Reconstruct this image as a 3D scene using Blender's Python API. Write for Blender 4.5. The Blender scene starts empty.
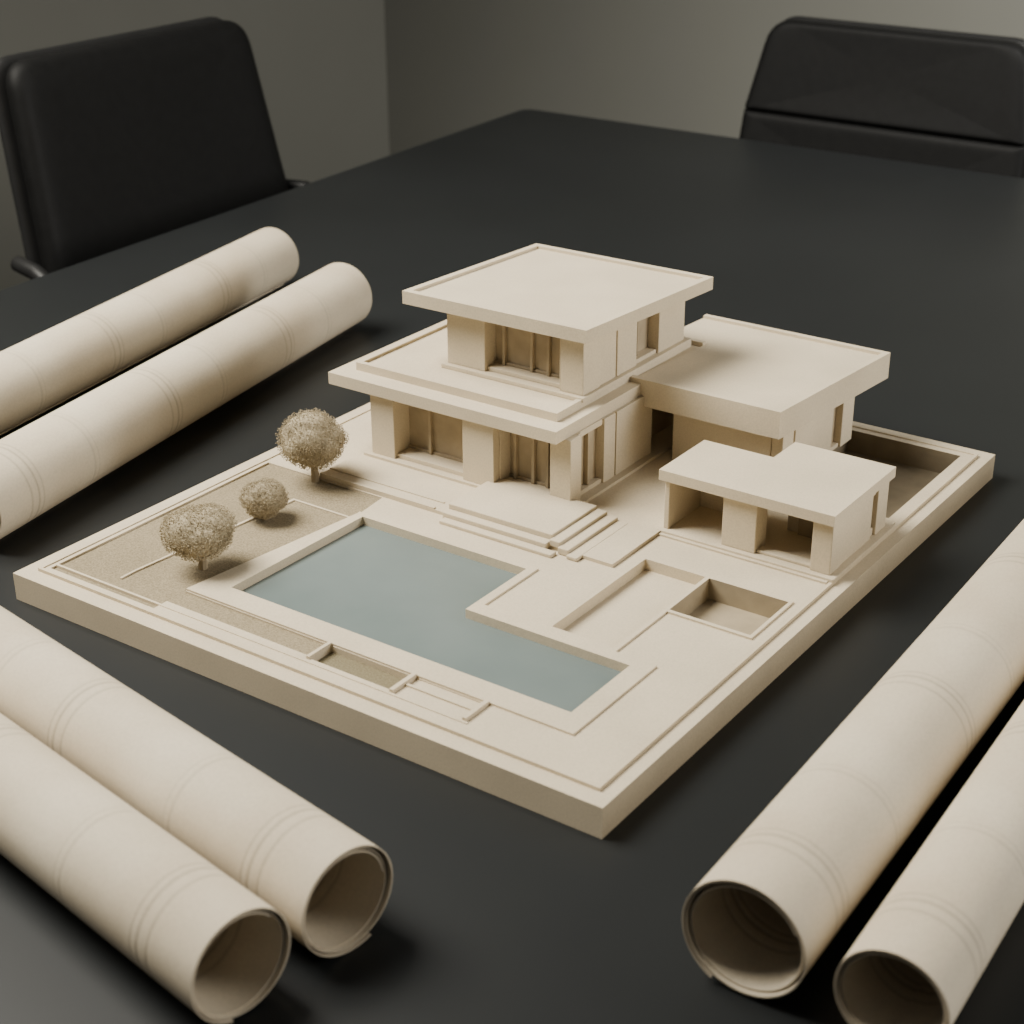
import bpy, bmesh, math, random
from mathutils import Vector, Matrix
random.seed(7)
S=0.0008
Z0=0.75+34*S      # height of the model board's top face (board lies on a 0.75 m table)
def T(x,y,z): return (x*S,y*S,Z0+z*S)
SC=bpy.context.scene.collection

# ------------------------------------------------------------------ materials
def mat(name,col,rough=.8,var=.06,nscale=60.,bump=.15,bscale=400.,bdist=.0006,spec=.3,col2=None,sheen=0):
    m=bpy.data.materials.new(name);m.use_nodes=True;nt=m.node_tree;n=nt.nodes;b=n["Principled BSDF"]
    tc=n.new("ShaderNodeTexCoord")
    no=n.new("ShaderNodeTexNoise");no.inputs["Scale"].default_value=nscale;no.inputs["Detail"].default_value=5
    nt.links.new(tc.outputs["Object"],no.inputs["Vector"])
    r=n.new("ShaderNodeValToRGB")
    c2=col2 or tuple(c*(1-2*var) for c in col);c1=col if col2 else tuple(min(1,c*(1+var)) for c in col)
    r.color_ramp.elements[0].color=(*c2,1);r.color_ramp.elements[1].color=(*c1,1)
    r.color_ramp.elements[0].position=.32;r.color_ramp.elements[1].position=.68
    nt.links.new(no.outputs["Fac"],r.inputs["Fac"]);nt.links.new(r.outputs["Color"],b.inputs["Base Color"])
    b.inputs["Roughness"].default_value=rough;b.inputs["Specular IOR Level"].default_value=spec
    if bump:
        n2=n.new("ShaderNodeTexNoise");n2.inputs["Scale"].default_value=bscale;n2.inputs["Detail"].default_value=4
        nt.links.new(tc.outputs["Object"],n2.inputs["Vector"])
        bp=n.new("ShaderNodeBump");bp.inputs["Strength"].default_value=bump;bp.inputs["Distance"].default_value=bdist
        nt.links.new(n2.outputs["Fac"],bp.inputs["Height"]);nt.links.new(bp.outputs["Normal"],b.inputs["Normal"])
    return m
def grain(m,scale,amt):
    """multiply the base colour with a fine fibre grain"""
    nt=m.node_tree;n=nt.nodes;b=n["Principled BSDF"];src=b.inputs["Base Color"].links[0].from_socket
    tc=n.new("ShaderNodeTexCoord");no=n.new("ShaderNodeTexNoise");no.inputs["Scale"].default_value=scale;no.inputs["Detail"].default_value=3
    nt.links.new(tc.outputs["Object"],no.inputs["Vector"])
    r=n.new("ShaderNodeValToRGB");r.color_ramp.elements[0].color=(1-amt,)*3+(1,);r.color_ramp.elements[0].position=.35;r.color_ramp.elements[1].position=.6
    nt.links.new(no.outputs["Fac"],r.inputs[0])
    mx=n.new("ShaderNodeMix");mx.data_type='RGBA';mx.blend_type='MULTIPLY';mx.inputs[0].default_value=1
    nt.links.new(src,mx.inputs[6]);nt.links.new(r.outputs[0],mx.inputs[7]);nt.links.new(mx.outputs[2],b.inputs["Base Color"])
CLAY=mat("clay_card",(.605,.518,.375),.93,.035,14,.3,600,.0006,.2);grain(CLAY,560,.09)
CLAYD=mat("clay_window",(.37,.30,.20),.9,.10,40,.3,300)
LAWN=mat("lawn_flock",(.34,.28,.18),.95,.1,600,.7,800,.001,col2=(.205,.165,.10))
BED=mat("bed_flock",(.235,.20,.12),.95,.1,600,.7,800,.001,col2=(.15,.125,.072))
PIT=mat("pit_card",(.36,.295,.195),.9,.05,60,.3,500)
COURT_SHADE=mat("court_card_shaded",(.20,.162,.107),.9,.08,40,.3,500)  # darker card tone paints the shade inside the sunken court
FOL=mat("dried_foliage",(.43,.365,.245),.95,.1,400,.4,900,.0008,col2=(.30,.245,.155))
BARK=mat("twig",(.31,.25,.16),.9,.1,200)
WATER=mat("pool_resin",(.160,.195,.187),.25,.05,8,.14,50,.0006,.5,col2=(.130,.162,.157))
TABLE=mat("table_laminate",(.0142,.0157,.0162),.40,.06,3,.10,900,.0004,.32)
LEATHER=mat("black_leather",(.0058,.0058,.0058),.6,.1,60,.35,450,.0006,.20)
METAL=mat("dark_metal",(.03,.03,.03),.45,.05,30,0);METAL.node_tree.nodes["Principled BSDF"].inputs["Metallic"].default_value=.5
WALL=mat("wall_paint",(.25,.247,.216),.9,.02,2,.1,200)
FLOOR=mat("floor_carpet",(.07,.07,.067),.95,.1,120,.4,600)

def paper_mat():
    m=bpy.data.materials.new("tracing_paper");m.use_nodes=True;nt=m.node_tree;n=nt.nodes;b=n["Principled BSDF"];lk=nt.links.new
    tc=n.new("ShaderNodeTexCoord");sx=n.new("ShaderNodeSeparateXYZ");lk(tc.outputs["Object"],sx.inputs[0])
    dv=n.new("ShaderNodeMath");dv.operation='DIVIDE';dv.inputs[1].default_value=.235;lk(sx.outputs["X"],dv.inputs[0])
    fr=n.new("ShaderNodeMath");fr.operation='FRACT';lk(dv.outputs[0],fr.inputs[0])
    r=n.new("ShaderNodeValToRGB");cr=r.color_ramp
    def g(v): return (v,v,v,1)
    cr.elements[0].position=0;cr.elements[0].color=g(1);cr.elements[1].position=1;cr.elements[1].color=g(1)
    for c,w,v in [(.20,.005,.45),(.245,.005,.3),(.275,.004,.5),(.62,.005,.6),(.65,.003,.7)]:
        e=cr.elements.new(c-w*2);e.color=g(1);e=cr.elements.new(c);e.color=g(v);e=cr.elements.new(c+w*2);e.color=g(1)
    lk(fr.outputs[0],r.inputs[0])
    no=n.new("ShaderNodeTexNoise");no.inputs["Scale"].default_value=9;no.inputs["Detail"].default_value=6;lk(tc.outputs["Object"],no.inputs["Vector"])
    r2=n.new("ShaderNodeValToRGB");r2.color_ramp.elements[0].color=(.53,.445,.32,1);r2.color_ramp.elements[1].color=(.64,.56,.425,1)
    r2.color_ramp.elements[0].position=.3;r2.color_ramp.elements[1].position=.7;lk(no.outputs["Fac"],r2.inputs[0])
    mx=n.new("ShaderNodeMix");mx.data_type='RGBA';mx.blend_type='MULTIPLY';mx.inputs[0].default_value=.42
    lk(r2.outputs[0],mx.inputs[6]);lk(r.outputs[0],mx.inputs[7]);lk(mx.outputs[2],b.inputs["Base Color"])
    b.inputs["Roughness"].default_value=.7;b.inputs["Specular IOR Level"].default_value=.25
    n3=n.new("ShaderNodeTexNoise");n3.inputs["Scale"].default_value=300;lk(tc.outputs["Object"],n3.inputs["Vector"])
    # long soft creases so the rolled sheets are not perfectly round
    mp=n.new("ShaderNodeMapping");mp.inputs["Scale"].default_value=(3,22,22);lk(tc.outputs["Object"],mp.inputs[0])
    n4=n.new("ShaderNodeTexNoise");n4.inputs["Scale"].default_value=1;n4.inputs["Detail"].default_value=2;lk(mp.outputs[0],n4.inputs["Vector"])
    ad=n.new("ShaderNodeMath");ad.operation='MULTIPLY_ADD';ad.inputs[1].default_value=.12;lk(n3.outputs["Fac"],ad.inputs[0]);lk(r.outputs[0],ad.inputs[2])
    a2=n.new("ShaderNodeMath");a2.operation='MULTIPLY_ADD';a2.inputs[1].default_value=2.6;lk(n4.outputs["Fac"],a2.inputs[0]);lk(ad.outputs[0],a2.inputs[2])
    bp=n.new("ShaderNodeBump");bp.inputs["Strength"].default_value=.35;bp.inputs["Distance"].default_value=.0015
    lk(a2.outputs[0],bp.inputs["Height"]);lk(bp.outputs["Normal"],b.inputs["Normal"])
    return m
PAPER=paper_mat();grain(PAPER,400,.07)

# ------------------------------------------------------------------ helpers
def empty(name,loc=(0,0,0)):
    o=bpy.data.objects.new(name,None);o.location=loc;SC.objects.link(o);o.empty_display_size=.05;return o
def mkobj(name,verts,faces,mats,fm=None,parent=None,smooth=False,bevel=0,seg=2):
    me=bpy.data.meshes.new(name);me.from_pydata(verts,[],faces)
    for m in mats: me.materials.append(m)
    if fm: me.polygons.foreach_set("material_index",fm)
    bm=bmesh.new();bm.from_mesh(me);bmesh.ops.recalc_face_normals(bm,faces=bm.faces);bm.to_mesh(me);bm.free()
    if smooth: me.polygons.foreach_set("use_smooth",[True]*len(me.polygons))
    o=bpy.data.objects.new(name,me);SC.objects.link(o)
    if parent: o.parent=parent
    if bevel:
        b=o.modifiers.new("b",'BEVEL');b.width=bevel;b.segments=seg;b.limit_method='ANGLE';b.angle_limit=.6
    return o
class MB:
    def __init__(s): s.v=[];s.f=[];s.m=[]
    def box(s,x0,x1,y0,y1,z0,z1,mi=0):
        s.prism([(x0,y0),(x1,y0),(x1,y1),(x0,y1)],z0,z1,mi)
    def prism(s,p,z0,z1,mi=0):
        b=len(s.v);n=len(p)
        s.v+=[T(x,y,z0) for x,y in p]+[T(x,y,z1) for x,y in p]
        s.f.append(tuple(b+i for i in reversed(range(n))));s.f.append(tuple(b+n+i for i in range(n)));s.m+=[mi,mi]
        for i in range(n):
            j=(i+1)%n;s.f.append((b+i,b+j,b+n+j,b+n+i));s.m.append(mi)
    def build(s,name,mats,parent=None,bevel=.0008):
        return mkobj(name,s.v,s.f,mats,s.m,parent,bevel=bevel)
def hf(name,rects,zb,mats,parent=None,warp=None,xb=(),yb=(),bevel=0):
    """rectilinear relief: rects=(x0,y0,x1,y1,z or None,mat); later ones win"""
    xs=sorted(set([r[0] for r in rects]+[r[2] for r in rects]+list(xb)));ys=sorted(set([r[1] for r in rects]+[r[3] for r in rects]+list(yb)))
    def cell(i,j):
        if i<0 or j<0 or i>=len(xs)-1 or j>=len(ys)-1: return None
        cx=(xs[i]+xs[i+1])/2;cy=(ys[j]+ys[j+1])/2;r0=None
        for r in rects:
            if r[0]<cx<r[2] and r[1]<cy<r[3]: r0=r
        return None if r0 is None or r0[4] is None else (r0[4],r0[5])
    w=warp or (lambda x,y:(x,y))
    V={};vs=[];fs=[];fm=[]
    def v(x,y,z):
        k=(x,y,z)
        if k not in V: V[k]=len(vs);a,b=w(x,y);vs.append(T(a,b,z))
        return V[k]
    C={(i,j):cell(i,j) for i in range(-1,len(xs)) for j in range(-1,len(ys))}
    for i in range(len(xs)-1):
        for j in range(len(ys)-1):
            c=C[i,j]
            if not c: continue
            x0,x1,y0,y1=xs[i],xs[i+1],ys[j],ys[j+1];z=c[0]
            fs.append((v(x0,y0,z),v(x1,y0,z),v(x1,y1,z),v(x0,y1,z)));fm.append(c[1])
            fs.append((v(x0,y0,zb),v(x0,y1,zb),v(x1,y1,zb),v(x1,y0,zb)));fm.append(0)
            for (di,dj,a,b) in ((1,0,(x1,y0),(x1,y1)),(-1,0,(x0,y1),(x0,y0)),(0,1,(x1,y1),(x0,y1)),(0,-1,(x0,y0),(x1,y0))):
                d=C[i+di,j+dj];zz=d[0] if d else zb
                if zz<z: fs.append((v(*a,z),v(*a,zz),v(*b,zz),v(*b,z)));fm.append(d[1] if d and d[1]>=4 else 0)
    me=bpy.data.meshes.new(name);me.from_pydata(vs,[],fs)
    for m in mats: me.materials.append(m)
    me.polygons.foreach_set("material_index",fm)
    o=bpy.data.objects.new(name,me);SC.objects.link(o)
    if parent:o.parent=parent
    return o

# ------------------------------------------------------------------ architectural model
AM=empty("architectural_model")
def lin(x,pts):
    if x<=pts[0][0]: return pts[0][1]
    for (a,b),(c,d) in zip(pts,pts[1:]):
        if x<=c: return b+(d-b)*(x-a)/(c-a)
    return pts[-1][1]
def bw(x,y):
    return (x+lin(x,[(40,0),(150,1),(200,1),(237,.12),(478,0)])*lin(y,[(82,0),(340,31),(398,24),(700,0)]),y)
W,D=800,966
board=[(0,0,W,D,0,0),
 (20,20,784,D-20,4,0),(24,24,780,D-24,2.5,0),
 # lawn
 (30,30,198,396,0,1),(112,60,115,332,2,0),(112,329,196,332,2,0),
 (198,50,408,79,0,1),(30,38,620,41,3.5,0),
 (408,44,412,80,6,0),(412,46,521,79,-5,2),(521,41,526,80,7,0),
 (526,60,612,63,4.5,0),(526,63,612,79,1,0),(612,41,617,82,7,0),
 # pool coping and basin
 (198,80,494,345,5,0),(494,80,716,240,5,0),
 (237,111,483,336,-20,3),(483,111,693,220,-20,3),
 # sunken beds
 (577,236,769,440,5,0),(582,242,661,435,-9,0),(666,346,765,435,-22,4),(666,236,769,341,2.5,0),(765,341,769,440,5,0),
 # terrace
 (104,398,560,720,7,0),(104,398,300,402,9,0),(104,418,300,421,8.5,0),
 (560,500,779,690,5,0),
 # sunken court
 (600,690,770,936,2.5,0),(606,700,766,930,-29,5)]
hf("base_board",board,-34,[CLAY,LAWN,BED,PIT,PIT,COURT_SHADE],AM,bw,(40,150,200,237,478),(82,340,398))
hf("pool_water",[(237,111,483,336,-6,0),(483,111,693,220,-6,0)],-19.9,[WATER],AM,bw,(478,),())

# steps
m=MB()
m.box(322,474,402,500,7,19);m.box(474.2,489,396,500,7,15.5);m.box(489.2,504,391,500,3,11.5);m.box(504.2,519,386,500,3,7.5)
m.box(322,474,389,401.8,3,12.5);m.box(326,489,377,388.8,2.4,7)
m.build("entrance_steps",[CLAY],AM)

# walls with openings
def wallX(m,x0,x1,yf,z0,z1,ops,th=12,sill=6,lint=8,depth=16,frame=True):
    """wall facing -y, ops=[(xa,xb,mullions)]"""
    cur=x0
    for xa,xb,mu in ops:
        m.box(cur,xa,yf,yf+th+depth,z0,z1)
        if lint: m.box(xa,xb,yf+3,yf+th+depth,z1-lint,z1)
        if sill: m.box(xa,xb,yf+5,yf+th+depth,z0,z0+sill)
        if frame:
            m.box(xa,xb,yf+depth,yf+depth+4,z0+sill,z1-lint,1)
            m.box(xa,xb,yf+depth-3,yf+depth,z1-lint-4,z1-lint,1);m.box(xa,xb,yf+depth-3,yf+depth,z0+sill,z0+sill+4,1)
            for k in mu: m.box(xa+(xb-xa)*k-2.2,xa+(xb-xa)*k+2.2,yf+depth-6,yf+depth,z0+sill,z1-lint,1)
        cur=xb
    m.box(cur,x1,yf,yf+th+depth,z0,z1)
def wallY(m,y0,y1,xf,z0,z1,ops,th=12,sill=6,lint=8,depth=14,frame=True):
    """wall facing +x"""
    cur=y0
    for ya,yb,mu in ops:
        m.box(xf-th-depth,xf,cur,ya,z0,z1)
        if lint: m.box(xf-th-depth,xf-3,ya,yb,z1-lint,z1)
        if sill: m.box(xf-th-depth,xf-3,ya,yb,z0,z0+sill)
        if frame:
            m.box(xf-depth-4,xf-depth,ya,yb,z0+sill,z1-lint,1)
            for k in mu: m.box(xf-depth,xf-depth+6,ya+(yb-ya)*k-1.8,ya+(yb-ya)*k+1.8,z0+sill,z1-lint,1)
        cur=yb
    m.box(xf-th-depth,xf,cur,y1,z0,z1)

m=MB()
m.box(124,446,478,800,3,11)
wallX(m,134,284,484,11,98,[(172,283,(.34,.97))],depth=32)
m.box(284.3,332,482,528,11,98)
wallX(m,332.3,417,494,11,98,[(334,410,(.14,.50,.78))],depth=22)
m.box(410,440,492,514,11,98)
wallY(m,514.3,690,436,11,98,[(522,574,(.5,)),(600,603,())],depth=12)
m.box(134,146,512.3,800,11,98)
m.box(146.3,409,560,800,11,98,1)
m.build("ground_floor_walls",[CLAY,CLAYD],AM)

def roof(name,x0,y0,x1,y1,z0,z1,rim=8,dep=4,warp=None,extra=()):
    return hf(name,[(x0,y0,x1,y1,z1,0),(x0+rim,y0+rim,x1-rim,y1-rim,z1-dep,0)]+list(extra),z0,[CLAY],AM,warp)
hf("lower_roof",[(74,473,431,830,114,0)],98,[CLAY],AM)
hf("lower_roof_tier",[(99,500,414,826,125,0),(106,507,407,819,121,0)],114,[CLAY],AM)
m=MB()
m.box(196,416,555,820,121,127)
wallX(m,202,378,562,127,203,[(262,376,(.14,.52,.74))],depth=24)
m.box(378.3,412,561,600,127,203)
wallY(m,600.3,812,410,127,203,[(640,643,()),(690,745,(.35,))],depth=16)
m.box(202,214,600.5,812,127,203)
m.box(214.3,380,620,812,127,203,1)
m.build("upper_floor_walls",[CLAY,CLAYD],AM)
def uw(x,y): return (x+(y-540)*.08,y+(x-149)*.015)
roof("upper_roof",148,540,426,812,203,220,9,4,uw)

# right wing
def ww(x,y): return (x+(y-666)*.085,y)
hf("wing_roof",[(414,668,628,940,120,0),(350,832,414,940,120,0),(414,676,620,932,116,0),(350,840,414,932,116,0)],84,[CLAY],AM,ww)
m=MB()
m.box(438,466,745,900,7,84);m.box(466.3,606,692,724,3,84);m.box(466.3,594,724.3,898,3,84)
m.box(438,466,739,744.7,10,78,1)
wallY(m,724.3,900,624,3,84,[(835,865,())],depth=10)
m.box(606.3,622,694,724,3,84)
m.build("wing_walls",[CLAY,CLAYD],AM)

# annex
m=MB()
m.box(554,785,505,676,3,8)
zt=73
m.box(560,567,512,589.7,8,zt)
m.box(560,650,590,600,8,zt)
m.box(640,648,540.3,589.7,8,zt);m.box(638,682,512,540,8,zt)
m.box(684.3,740,590,600,8,zt);m.box(752,777,512,540,8,zt)
m.box(567.3,637.7,516,526,zt-6,zt);m.box(682.3,751.7,518,530,zt-8,zt);m.box(682.3,751.7,516,530,8,12)
wallY(m,540.3,666,776,8,zt,[(622,636,())],depth=6,sill=10,lint=12)
m.box(680,757,655,666,8,zt)
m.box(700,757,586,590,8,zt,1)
m.build("annex_walls",[CLAY,CLAYD],AM)
hf("annex_roof",[(556,504,650,612,86,0),(650,504,781,669,86,0)],zt,[CLAY],AM)

# trees
def tree(x,y,rx,rz,hc,trunk=True,n=8500):
    vs=[];fs=[];fm=[];rnd=random.random
    lumps=[(random.gauss(0,1),random.gauss(0,1),random.gauss(0,1)) for _ in range(26)]
    lumps=[Vector(l).normalized() for l in lumps]
    def rad(d):
        return .87+.16*max(0,max((d.dot(l)-.82)/.18 for l in lumps))
    # core
    N,M=36,20;b=0
    for i in range(M+1):
        for j in range(N):
            th=math.pi*i/M;ph=2*math.pi*j/N;d=Vector((math.sin(th)*math.cos(ph),math.sin(th)*math.sin(ph),math.cos(th)))
            r=rad(d)*.94
            vs.append((d.x*r*rx*S,d.y*r*rx*S,(hc+d.z*r*rz)*S))
    for i in range(M):
        for j in range(N):
            fs.append((i*N+j,i*N+(j+1)%N,(i+1)*N+(j+1)%N,(i+1)*N+j));fm.append(0)
    for k in range(n):
        d=Vector((random.gauss(0,1),random.gauss(0,1),random.gauss(0,1))).normalized()
        r=rad(d)*(.91+.18*rnd()**1.7);c=Vector((d.x*r*rx,d.y*r*rx,hc+d.z*r*rz))
        if c.z<1.5: continue
        s=(.45+.7*rnd())*(rx/38)**.5
        u=Vector((random.gauss(0,1),random.gauss(0,1),random.gauss(0,1))).normalized();w=u.orthogonal().normalized();q=u.cross(w)
        b=len(vs)
        for p in (u*s,(w)*s-u*s*.4,(-w*.5+q*.87)*s-u*s*.4,(-w*.5-q*.87)*s-u*s*.4): vs.append(tuple((c+p)*S))
        fs+=[(b,b+1,b+2),(b,b+2,b+3),(b,b+3,b+1),(b+1,b+3,b+2)];fm+=[0]*4
    def limb(a,c,r0,r1):
        a=Vector(a);c=Vector(c);d=(c-a).normalized();w=d.orthogonal().normalized();q=d.cross(w);b=len(vs);K=8
        for p,r in ((a,r0),(a.lerp(c,.5)+w*.6,(r0+r1)/2),(c,r1)):
            for i in range(K): vs.append(tuple((p+(w*math.cos(2*math.pi*i/K)+q*math.sin(2*math.pi*i/K))*r)*S))
        for l in range(2):
            for i in range(K): fs.append((b+l*K+i,b+l*K+(i+1)%K,b+(l+1)*K+(i+1)%K,b+(l+1)*K+i));fm.append(1)
    h=hc-rz*.55
    limb((0,0,-.5),(0,0,h*.55),rx*.14,rx*.1)
    for k in range(6):
        a=k*1.05+.3;limb((0,0,h*.45),(math.cos(a)*rx*.42,math.sin(a)*rx*.42,h+rz*.25),rx*.07,rx*.04)
    me=bpy.data.meshes.new("miniature_tree");me.from_pydata(vs,[],fs);me.materials.append(FOL);me.materials.append(BARK);me.polygons.foreach_set("material_index",fm)
    o=bpy.data.objects.new("miniature_tree",me);SC.objects.link(o);o.location=T(x,y,0);return o
tree(171,133,41,30,48)
tree(140,272,28,23,28)
tree(116,390,42,35,58)

# ------------------------------------------------------------------ paper rolls
def roll(p,ang,L,r,turns=3.1,gap=2.4,th=1.3,start=4.5):
    """p = near-end axis point (board units); ang = direction the roll runs to"""
    n=int(72*turns);vs=[];fs=[]
    rows=[]
    for i in range(n+1):
        a=start+2*math.pi*turns*i/n
        k=turns*i/n
        ro=r-gap*k;ri=ro-th
        # ease the inner sheets a little so the wind looks loose
        ro-=.8*math.sin(a*1.3)*min(1,k);ri-=.8*math.sin(a*1.3)*min(1,k)
        e=2.6*k-1.2*math.sin(a*.7)
        row=[]
        for (rr,xx) in ((ro,e),(ro,L-e),(ri,L-e),(ri,e)):
            vs.append((xx*S,rr*math.cos(a)*S,rr*math.sin(a)*S));row.append(len(vs)-1)
        rows.append(row)
    for a,b in zip(rows,rows[1:]):
        for k in range(4):
            k2=(k+1)%4;fs.append((a[k],a[k2],b[k2],b[k]))
    fs.append(tuple(rows[0]));fs.append(tuple(reversed(rows[-1])))
    me=bpy.data.meshes.new("paper_roll");me.from_pydata(vs,[],fs);me.materials.append(PAPER)
    bm=bmesh.new();bm.from_mesh(me);bmesh.ops.recalc_face_normals(bm,faces=bm.faces)
    for f in bm.faces: f.smooth=True
    for e in bm.edges:
        if len(e.link_faces)==2 and e.calc_face_angle(0)>.6: e.smooth=False
    bm.to_mesh(me);bm.free()
    o=bpy.data.objects.new("paper_roll",me);SC.objects.link(o)
    o.location=T(p[0],p[1],-34+r+.3);o.rotation_euler=(0,0,ang);return o
def ang(a,b): return math.atan2(b[1]-a[1],b[0]-a[0])
roll((1000,-112),ang((1003,-106),(984,550)),1150,55,start=5.2,turns=2.6,gap=3.2)
roll((1120,-103),ang((1117,-87),(1104,231)),1100,47,start=4.1)
roll((713,-245),ang((702,-240),(128,-148)),1050,50,start=4.3,gap=2.8,turns=2.8)
roll((695,-351),ang((702,-240),(128,-148)),1050,49,start=5.0,turns=2.6)
roll((-145,52),ang((-160,123),(-315,969)),912,55,start=4.5)
roll((-395,180),ang((-424,333),(-560,1063)),884,53,start=4.4)

# ------------------------------------------------------------------ table
TB=empty("conference_table",T(200,900,-34))
tb=[T(-859,-800,0)[:2],T(1620,-800,0)[:2],T(1500,2552,0)[:2],T(-1037,2517,0)[:2]]
def rounded(poly,r,k=8):
    out=[];n=len(poly)
    for i in range(n):
        rr=r[i] if isinstance(r,(list,tuple)) else r
        p=Vector(poly[i]);a=(Vector(poly[i-1])-p).normalized();b=(Vector(poly[(i+1)%n])-p).normalized()
        A=p+a*rr;B=p+b*rr
        for j in range(k+1):
            t=j/k;out.append(A*(1-t)**2+p*2*t*(1-t)+B*t**2)
    return out
def slab(name,poly,z0,z1,m,parent,bev=.003):
    n=len(poly);v=[(x,y,z0) for x,y in poly]+[(x,y,z1) for x,y in poly]
    f=[tuple(reversed(range(n))),tuple(range(n,2*n))]+[(i,(i+1)%n,n+(i+1)%n,n+i) for i in range(n)]
    o=mkobj(name,v,f,[m],None,None,bevel=bev,seg=3);o.parent=parent;o.matrix_parent_inverse=Matrix.Translation(-Vector(parent.location));return o
slab("table_top",rounded(tb,.03),.712,.75,TABLE,TB)
for i,(a,b) in enumerate([((-650,-450),(1250,-330)),((-750,2050),(1150,2170))]):
    q=[T(a[0],a[1],0)[:2],T(b[0],a[1],0)[:2],T(b[0],b[1],0)[:2],T(a[0],b[1],0)[:2]]
    slab("leg_%d"%(i+1),q,0,.712,TABLE,TB)

# ------------------------------------------------------------------ chairs (local: faces +X, origin on the floor)
def pillow(name,outline,th,place,m,parent,rings=12,pw=8):
    n=len(outline);vs=[];fs=[]
    rs=[1-(1-k/rings)**2.4 for k in range(rings+1)]   # 0..1 from the centre out
    for side in (1,-1):
        for k,r in enumerate(rs):
            h=th*(max(0,1-r**pw))**.5*side
            for (u,w) in outline: vs.append(place(u*r if k else 0.0,w*r if k else 0.0,h))
    K=rings+1
    for s in range(2):
        for k in range(rings):
            for i in range(n):
                j=(i+1)%n;a=s*K*n+k*n
                q=(a+i,a+j,a+n+j,a+n+i);fs.append(q if s==0 else q[::-1])
    me=bpy.data.meshes.new(name);me.from_pydata(vs,[],fs);me.materials.append(m)
    bm=bmesh.new();bm.from_mesh(me);bmesh.ops.remove_doubles(bm,verts=bm.verts,dist=1e-5);bmesh.ops.recalc_face_normals(bm,faces=bm.faces)
    for f in bm.faces:f.smooth=True
    bm.to_mesh(me);bm.free()
    o=bpy.data.objects.new(name,me);SC.objects.link(o);o.parent=parent;return o
def tube(name,pts,r,m,parent):
    cu=bpy.data.curves.new(name,'CURVE');cu.dimensions='3D';sp=cu.splines.new('POLY');sp.points.add(len(pts)-1)
    for p,q in zip(sp.points,pts): p.co=(*q,1)
    cu.bevel_depth=r;cu.bevel_resolution=4;cu.use_fill_caps=True;cu.materials.append(m)
    o=bpy.data.objects.new(name,cu);SC.objects.link(o)
    dg=bpy.context.evaluated_depsgraph_get();me=bpy.data.meshes.new_from_object(o.evaluated_get(dg));bpy.data.objects.remove(o)
    for f in me.polygons:f.use_smooth=True
    o=bpy.data.objects.new(name,me);SC.objects.link(o);o.parent=parent;return o
def chair(x,y,rot,wb=.275,wt=.252,seam=True,top=1.0,arm=.725):
    e=empty("office_chair");z_b=.50;H=top-z_b;zc=z_b+H/2
    pl=rounded([(-wb-.004,-H/2),(wb+.004,-H/2),(wt,H/2),(-wt,H/2)],.045,8)
    lean=.20
    def place(off,scale=1.0):
        def f(u,w,h):
            X=-.23-lean*(w+H/2)+.10*u*u+h+off
            return (X,u,zc+w)
        return f
    if seam:
        cut=-H/2+.272
        lo=rounded([(-wb-.002,-H/2),(wb+.002,-H/2),(wb-.008,cut-.0003),(-wb+.008,cut-.0003)],[.03,.03,.004,.004],6)
        up=rounded([(-wb+.008,cut+.0003),(wb-.008,cut+.0003),(wt,H/2),(-wt,H/2)],[.004,.004,.045,.045],6)
        for nm,o in (("backrest_cushion_lower",lo),("backrest_cushion_upper",up)):
            cy=(min(p[1] for p in o)+max(p[1] for p in o))/2
            oo=[(p[0],p[1]-cy) for p in o];base=place(.012)
            pillow(nm,oo,.022,lambda u,w,h,base=base,cy=cy:base(u,w+cy,h),LEATHER,e,rings=16,pw=40)
    else:
        pillow("backrest_cushion",pl,.024,place(.014),LEATHER,e,rings=14,pw=26)
    pl2=[(a*1.018,b*1.01) for a,b in pl]
    pillow("backrest_shell",pl2,.014,place(-.022),METAL,e,pw=24)
    st=rounded([(-.24,-.25),(.25,-.25),(.25,.25),(-.24,.25)],.06,6)
    pillow("seat",[(a,b) for a,b in st],.038,lambda u,w,h:(u,w,.445+h),LEATHER,e)
    for s,nm in ((1,"armrest_1"),(-1,"armrest_2")):
        tube(nm,[(-.29,s*.30,arm),(-.23,s*.315,arm),(-.19,s*.315,arm-.02),(-.175,s*.31,arm-.08),(-.08,s*.285,.5),(0,s*.2,.41)],.013,METAL,e)
    tube("gas_column",[(0,0,.10),(0,0,.41)],.028,METAL,e)
    tube("backrest_bracket",[(-.05,0,.40),(-.24,0,.42),(-.29,0,.62)],.02,METAL,e)
    for k in range(5):
        a=k*math.tau/5+.3;c,s=math.cos(a),math.sin(a)
        tube("base_arm_%d"%(k+1),[(0,0,.12),(.28*c,.28*s,.075)],.016,METAL,e)
        tube("caster_%d"%(k+1),[(.28*c-.012*s,.28*s+.012*c,.03),(.28*c+.012*s,.28*s-.012*c,.03)],.03,METAL,e)
        tube("caster_stem_%d"%(k+1),[(.28*c,.28*s,.03),(.28*c,.28*s,.08)],.008,METAL,e)
    e.location=(x,y,0);e.rotation_euler=(0,0,rot);return e
chair(-1165*S+.255,1376*S,0,wb=.291,wt=.260,seam=False,top=1.005,arm=.70)
chair(-146*S,2715*S-.255,-math.pi/2,wb=.298,wt=.258,seam=True,top=.944,arm=.66)

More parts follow.
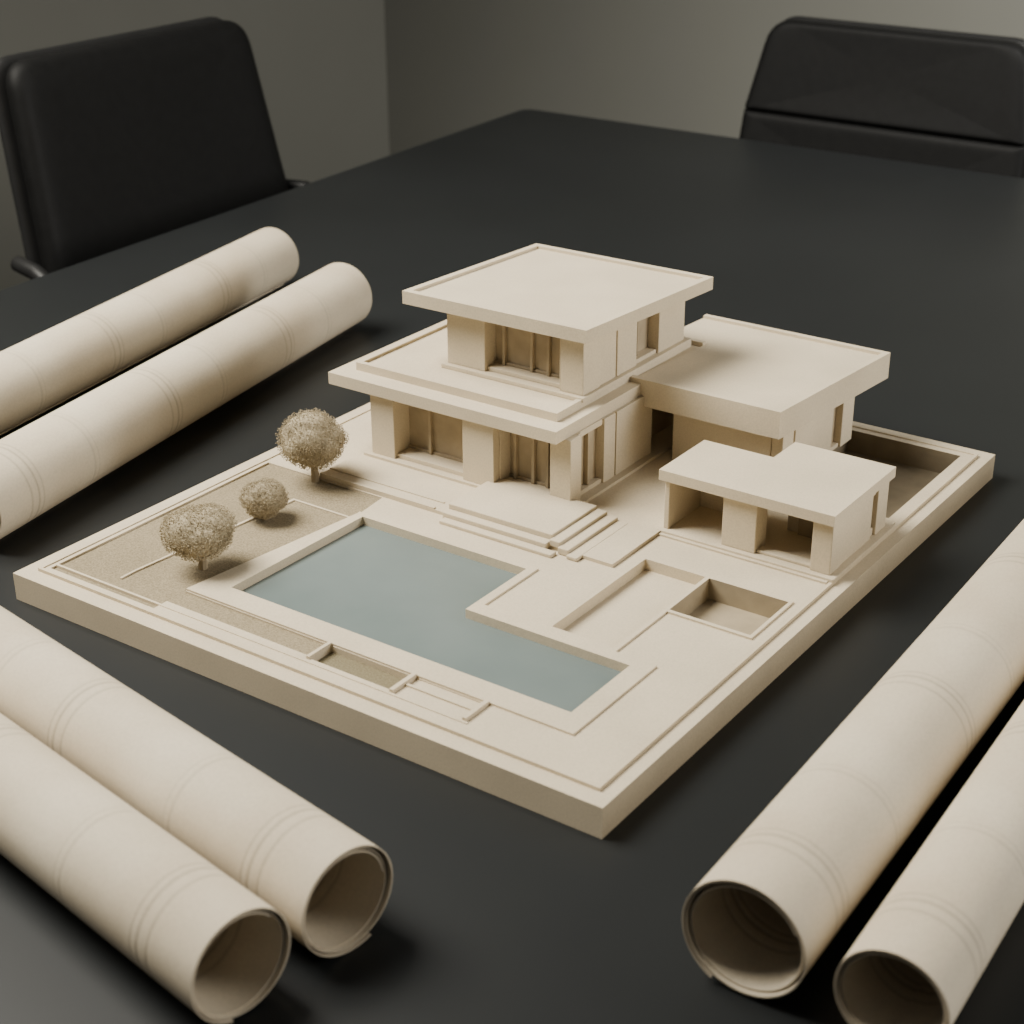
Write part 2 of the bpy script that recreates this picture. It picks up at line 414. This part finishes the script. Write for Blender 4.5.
# ------------------------------------------------------------------ room
def plane(name,pts,m):
    me=bpy.data.meshes.new(name);me.from_pydata(pts,[],[(0,1,2,3)]);me.materials.append(m);o=bpy.data.objects.new(name,me);SC.objects.link(o);return o
XL,YB,XR,YF,HC=-2600*S,3858*S,3.2,-2.6,2.8
plane("floor",[(XL,YF,0),(XR,YF,0),(XR,YB,0),(XL,YB,0)],FLOOR)
plane("wall_left",[(XL,YF,0),(XL,YB,0),(XL,YB,HC),(XL,YF,HC)],WALL)
plane("wall_back",[(XL,YB,0),(XR,YB,0),(XR,YB,HC),(XL,YB,HC)],WALL)
def bx(name,x0,x1,y0,y1,z0,z1,m):
    v=[(x,y,z) for z in (z0,z1) for x,y in ((x0,y0),(x1,y0),(x1,y1),(x0,y1))]
    return mkobj(name,v,[(3,2,1,0),(4,5,6,7),(0,1,5,4),(1,2,6,5),(2,3,7,6),(3,0,4,7)],[m])
bx("baseboard_left",XL,XL+.012,YF,YB,0,.08,FLOOR);bx("baseboard_back",XL+.012,XR,YB-.012,YB,0,.08,FLOOR)

# ------------------------------------------------------------------ light
w=bpy.data.worlds.new("w");bpy.context.scene.world=w;w.use_nodes=True
w.node_tree.nodes["Background"].inputs[0].default_value=(1,.985,.95,1);w.node_tree.nodes["Background"].inputs[1].default_value=.10
def area(name,loc,target,sx,sy,power,col,spread=180):
    l=bpy.data.lights.new(name,'AREA');l.shape='RECTANGLE';l.size=sx;l.size_y=sy;l.energy=power;l.color=col;l.spread=math.radians(spread)
    o=bpy.data.objects.new(name,l);SC.objects.link(o);o.location=loc
    o.rotation_euler=(Vector(target)-Vector(loc)).to_track_quat('-Z','Y').to_euler();return o
area("ceiling_softbox",(-.95,-.15,2.7),(.2,.55,.75),1.4,1.4,68,(1,.955,.855),110)
area("right_side_fill",(2.7,1.5,1.7),(.2,.6,.8),1.3,1.6,27,(1,.965,.90),110)  # added fill from the right for the +x faces; no window there
area("back_wall_fill",(1.25,1.8,2.55),(.7,3.1,1.0),2.0,.5,29,(1,.98,.93),112)  # added area light that brightens the back wall, not a room fixture

# ------------------------------------------------------------------ camera
pit,yaw,rl=.4447,2.1881,-.0051
F=Vector((math.cos(pit)*math.cos(yaw),math.cos(pit)*math.sin(yaw),-math.sin(pit)))
R=Vector((math.sin(yaw),-math.cos(yaw),0));U=R.cross(F)
R2=R*math.cos(rl)+U*math.sin(rl);U2=-R*math.sin(rl)+U*math.cos(rl)
M=Matrix((R2,U2,-F)).transposed().to_4x4();M.translation=Vector(T(1454.55,-1060.03,887.37))
c=bpy.data.cameras.new("camera");c.sensor_width=36;c.lens=36*1676.84/1024
c.dof.use_dof=True;c.dof.focus_distance=1.6;c.dof.aperture_fstop=8
co=bpy.data.objects.new("camera",c);SC.objects.link(co);co.matrix_world=M;bpy.context.scene.camera=co
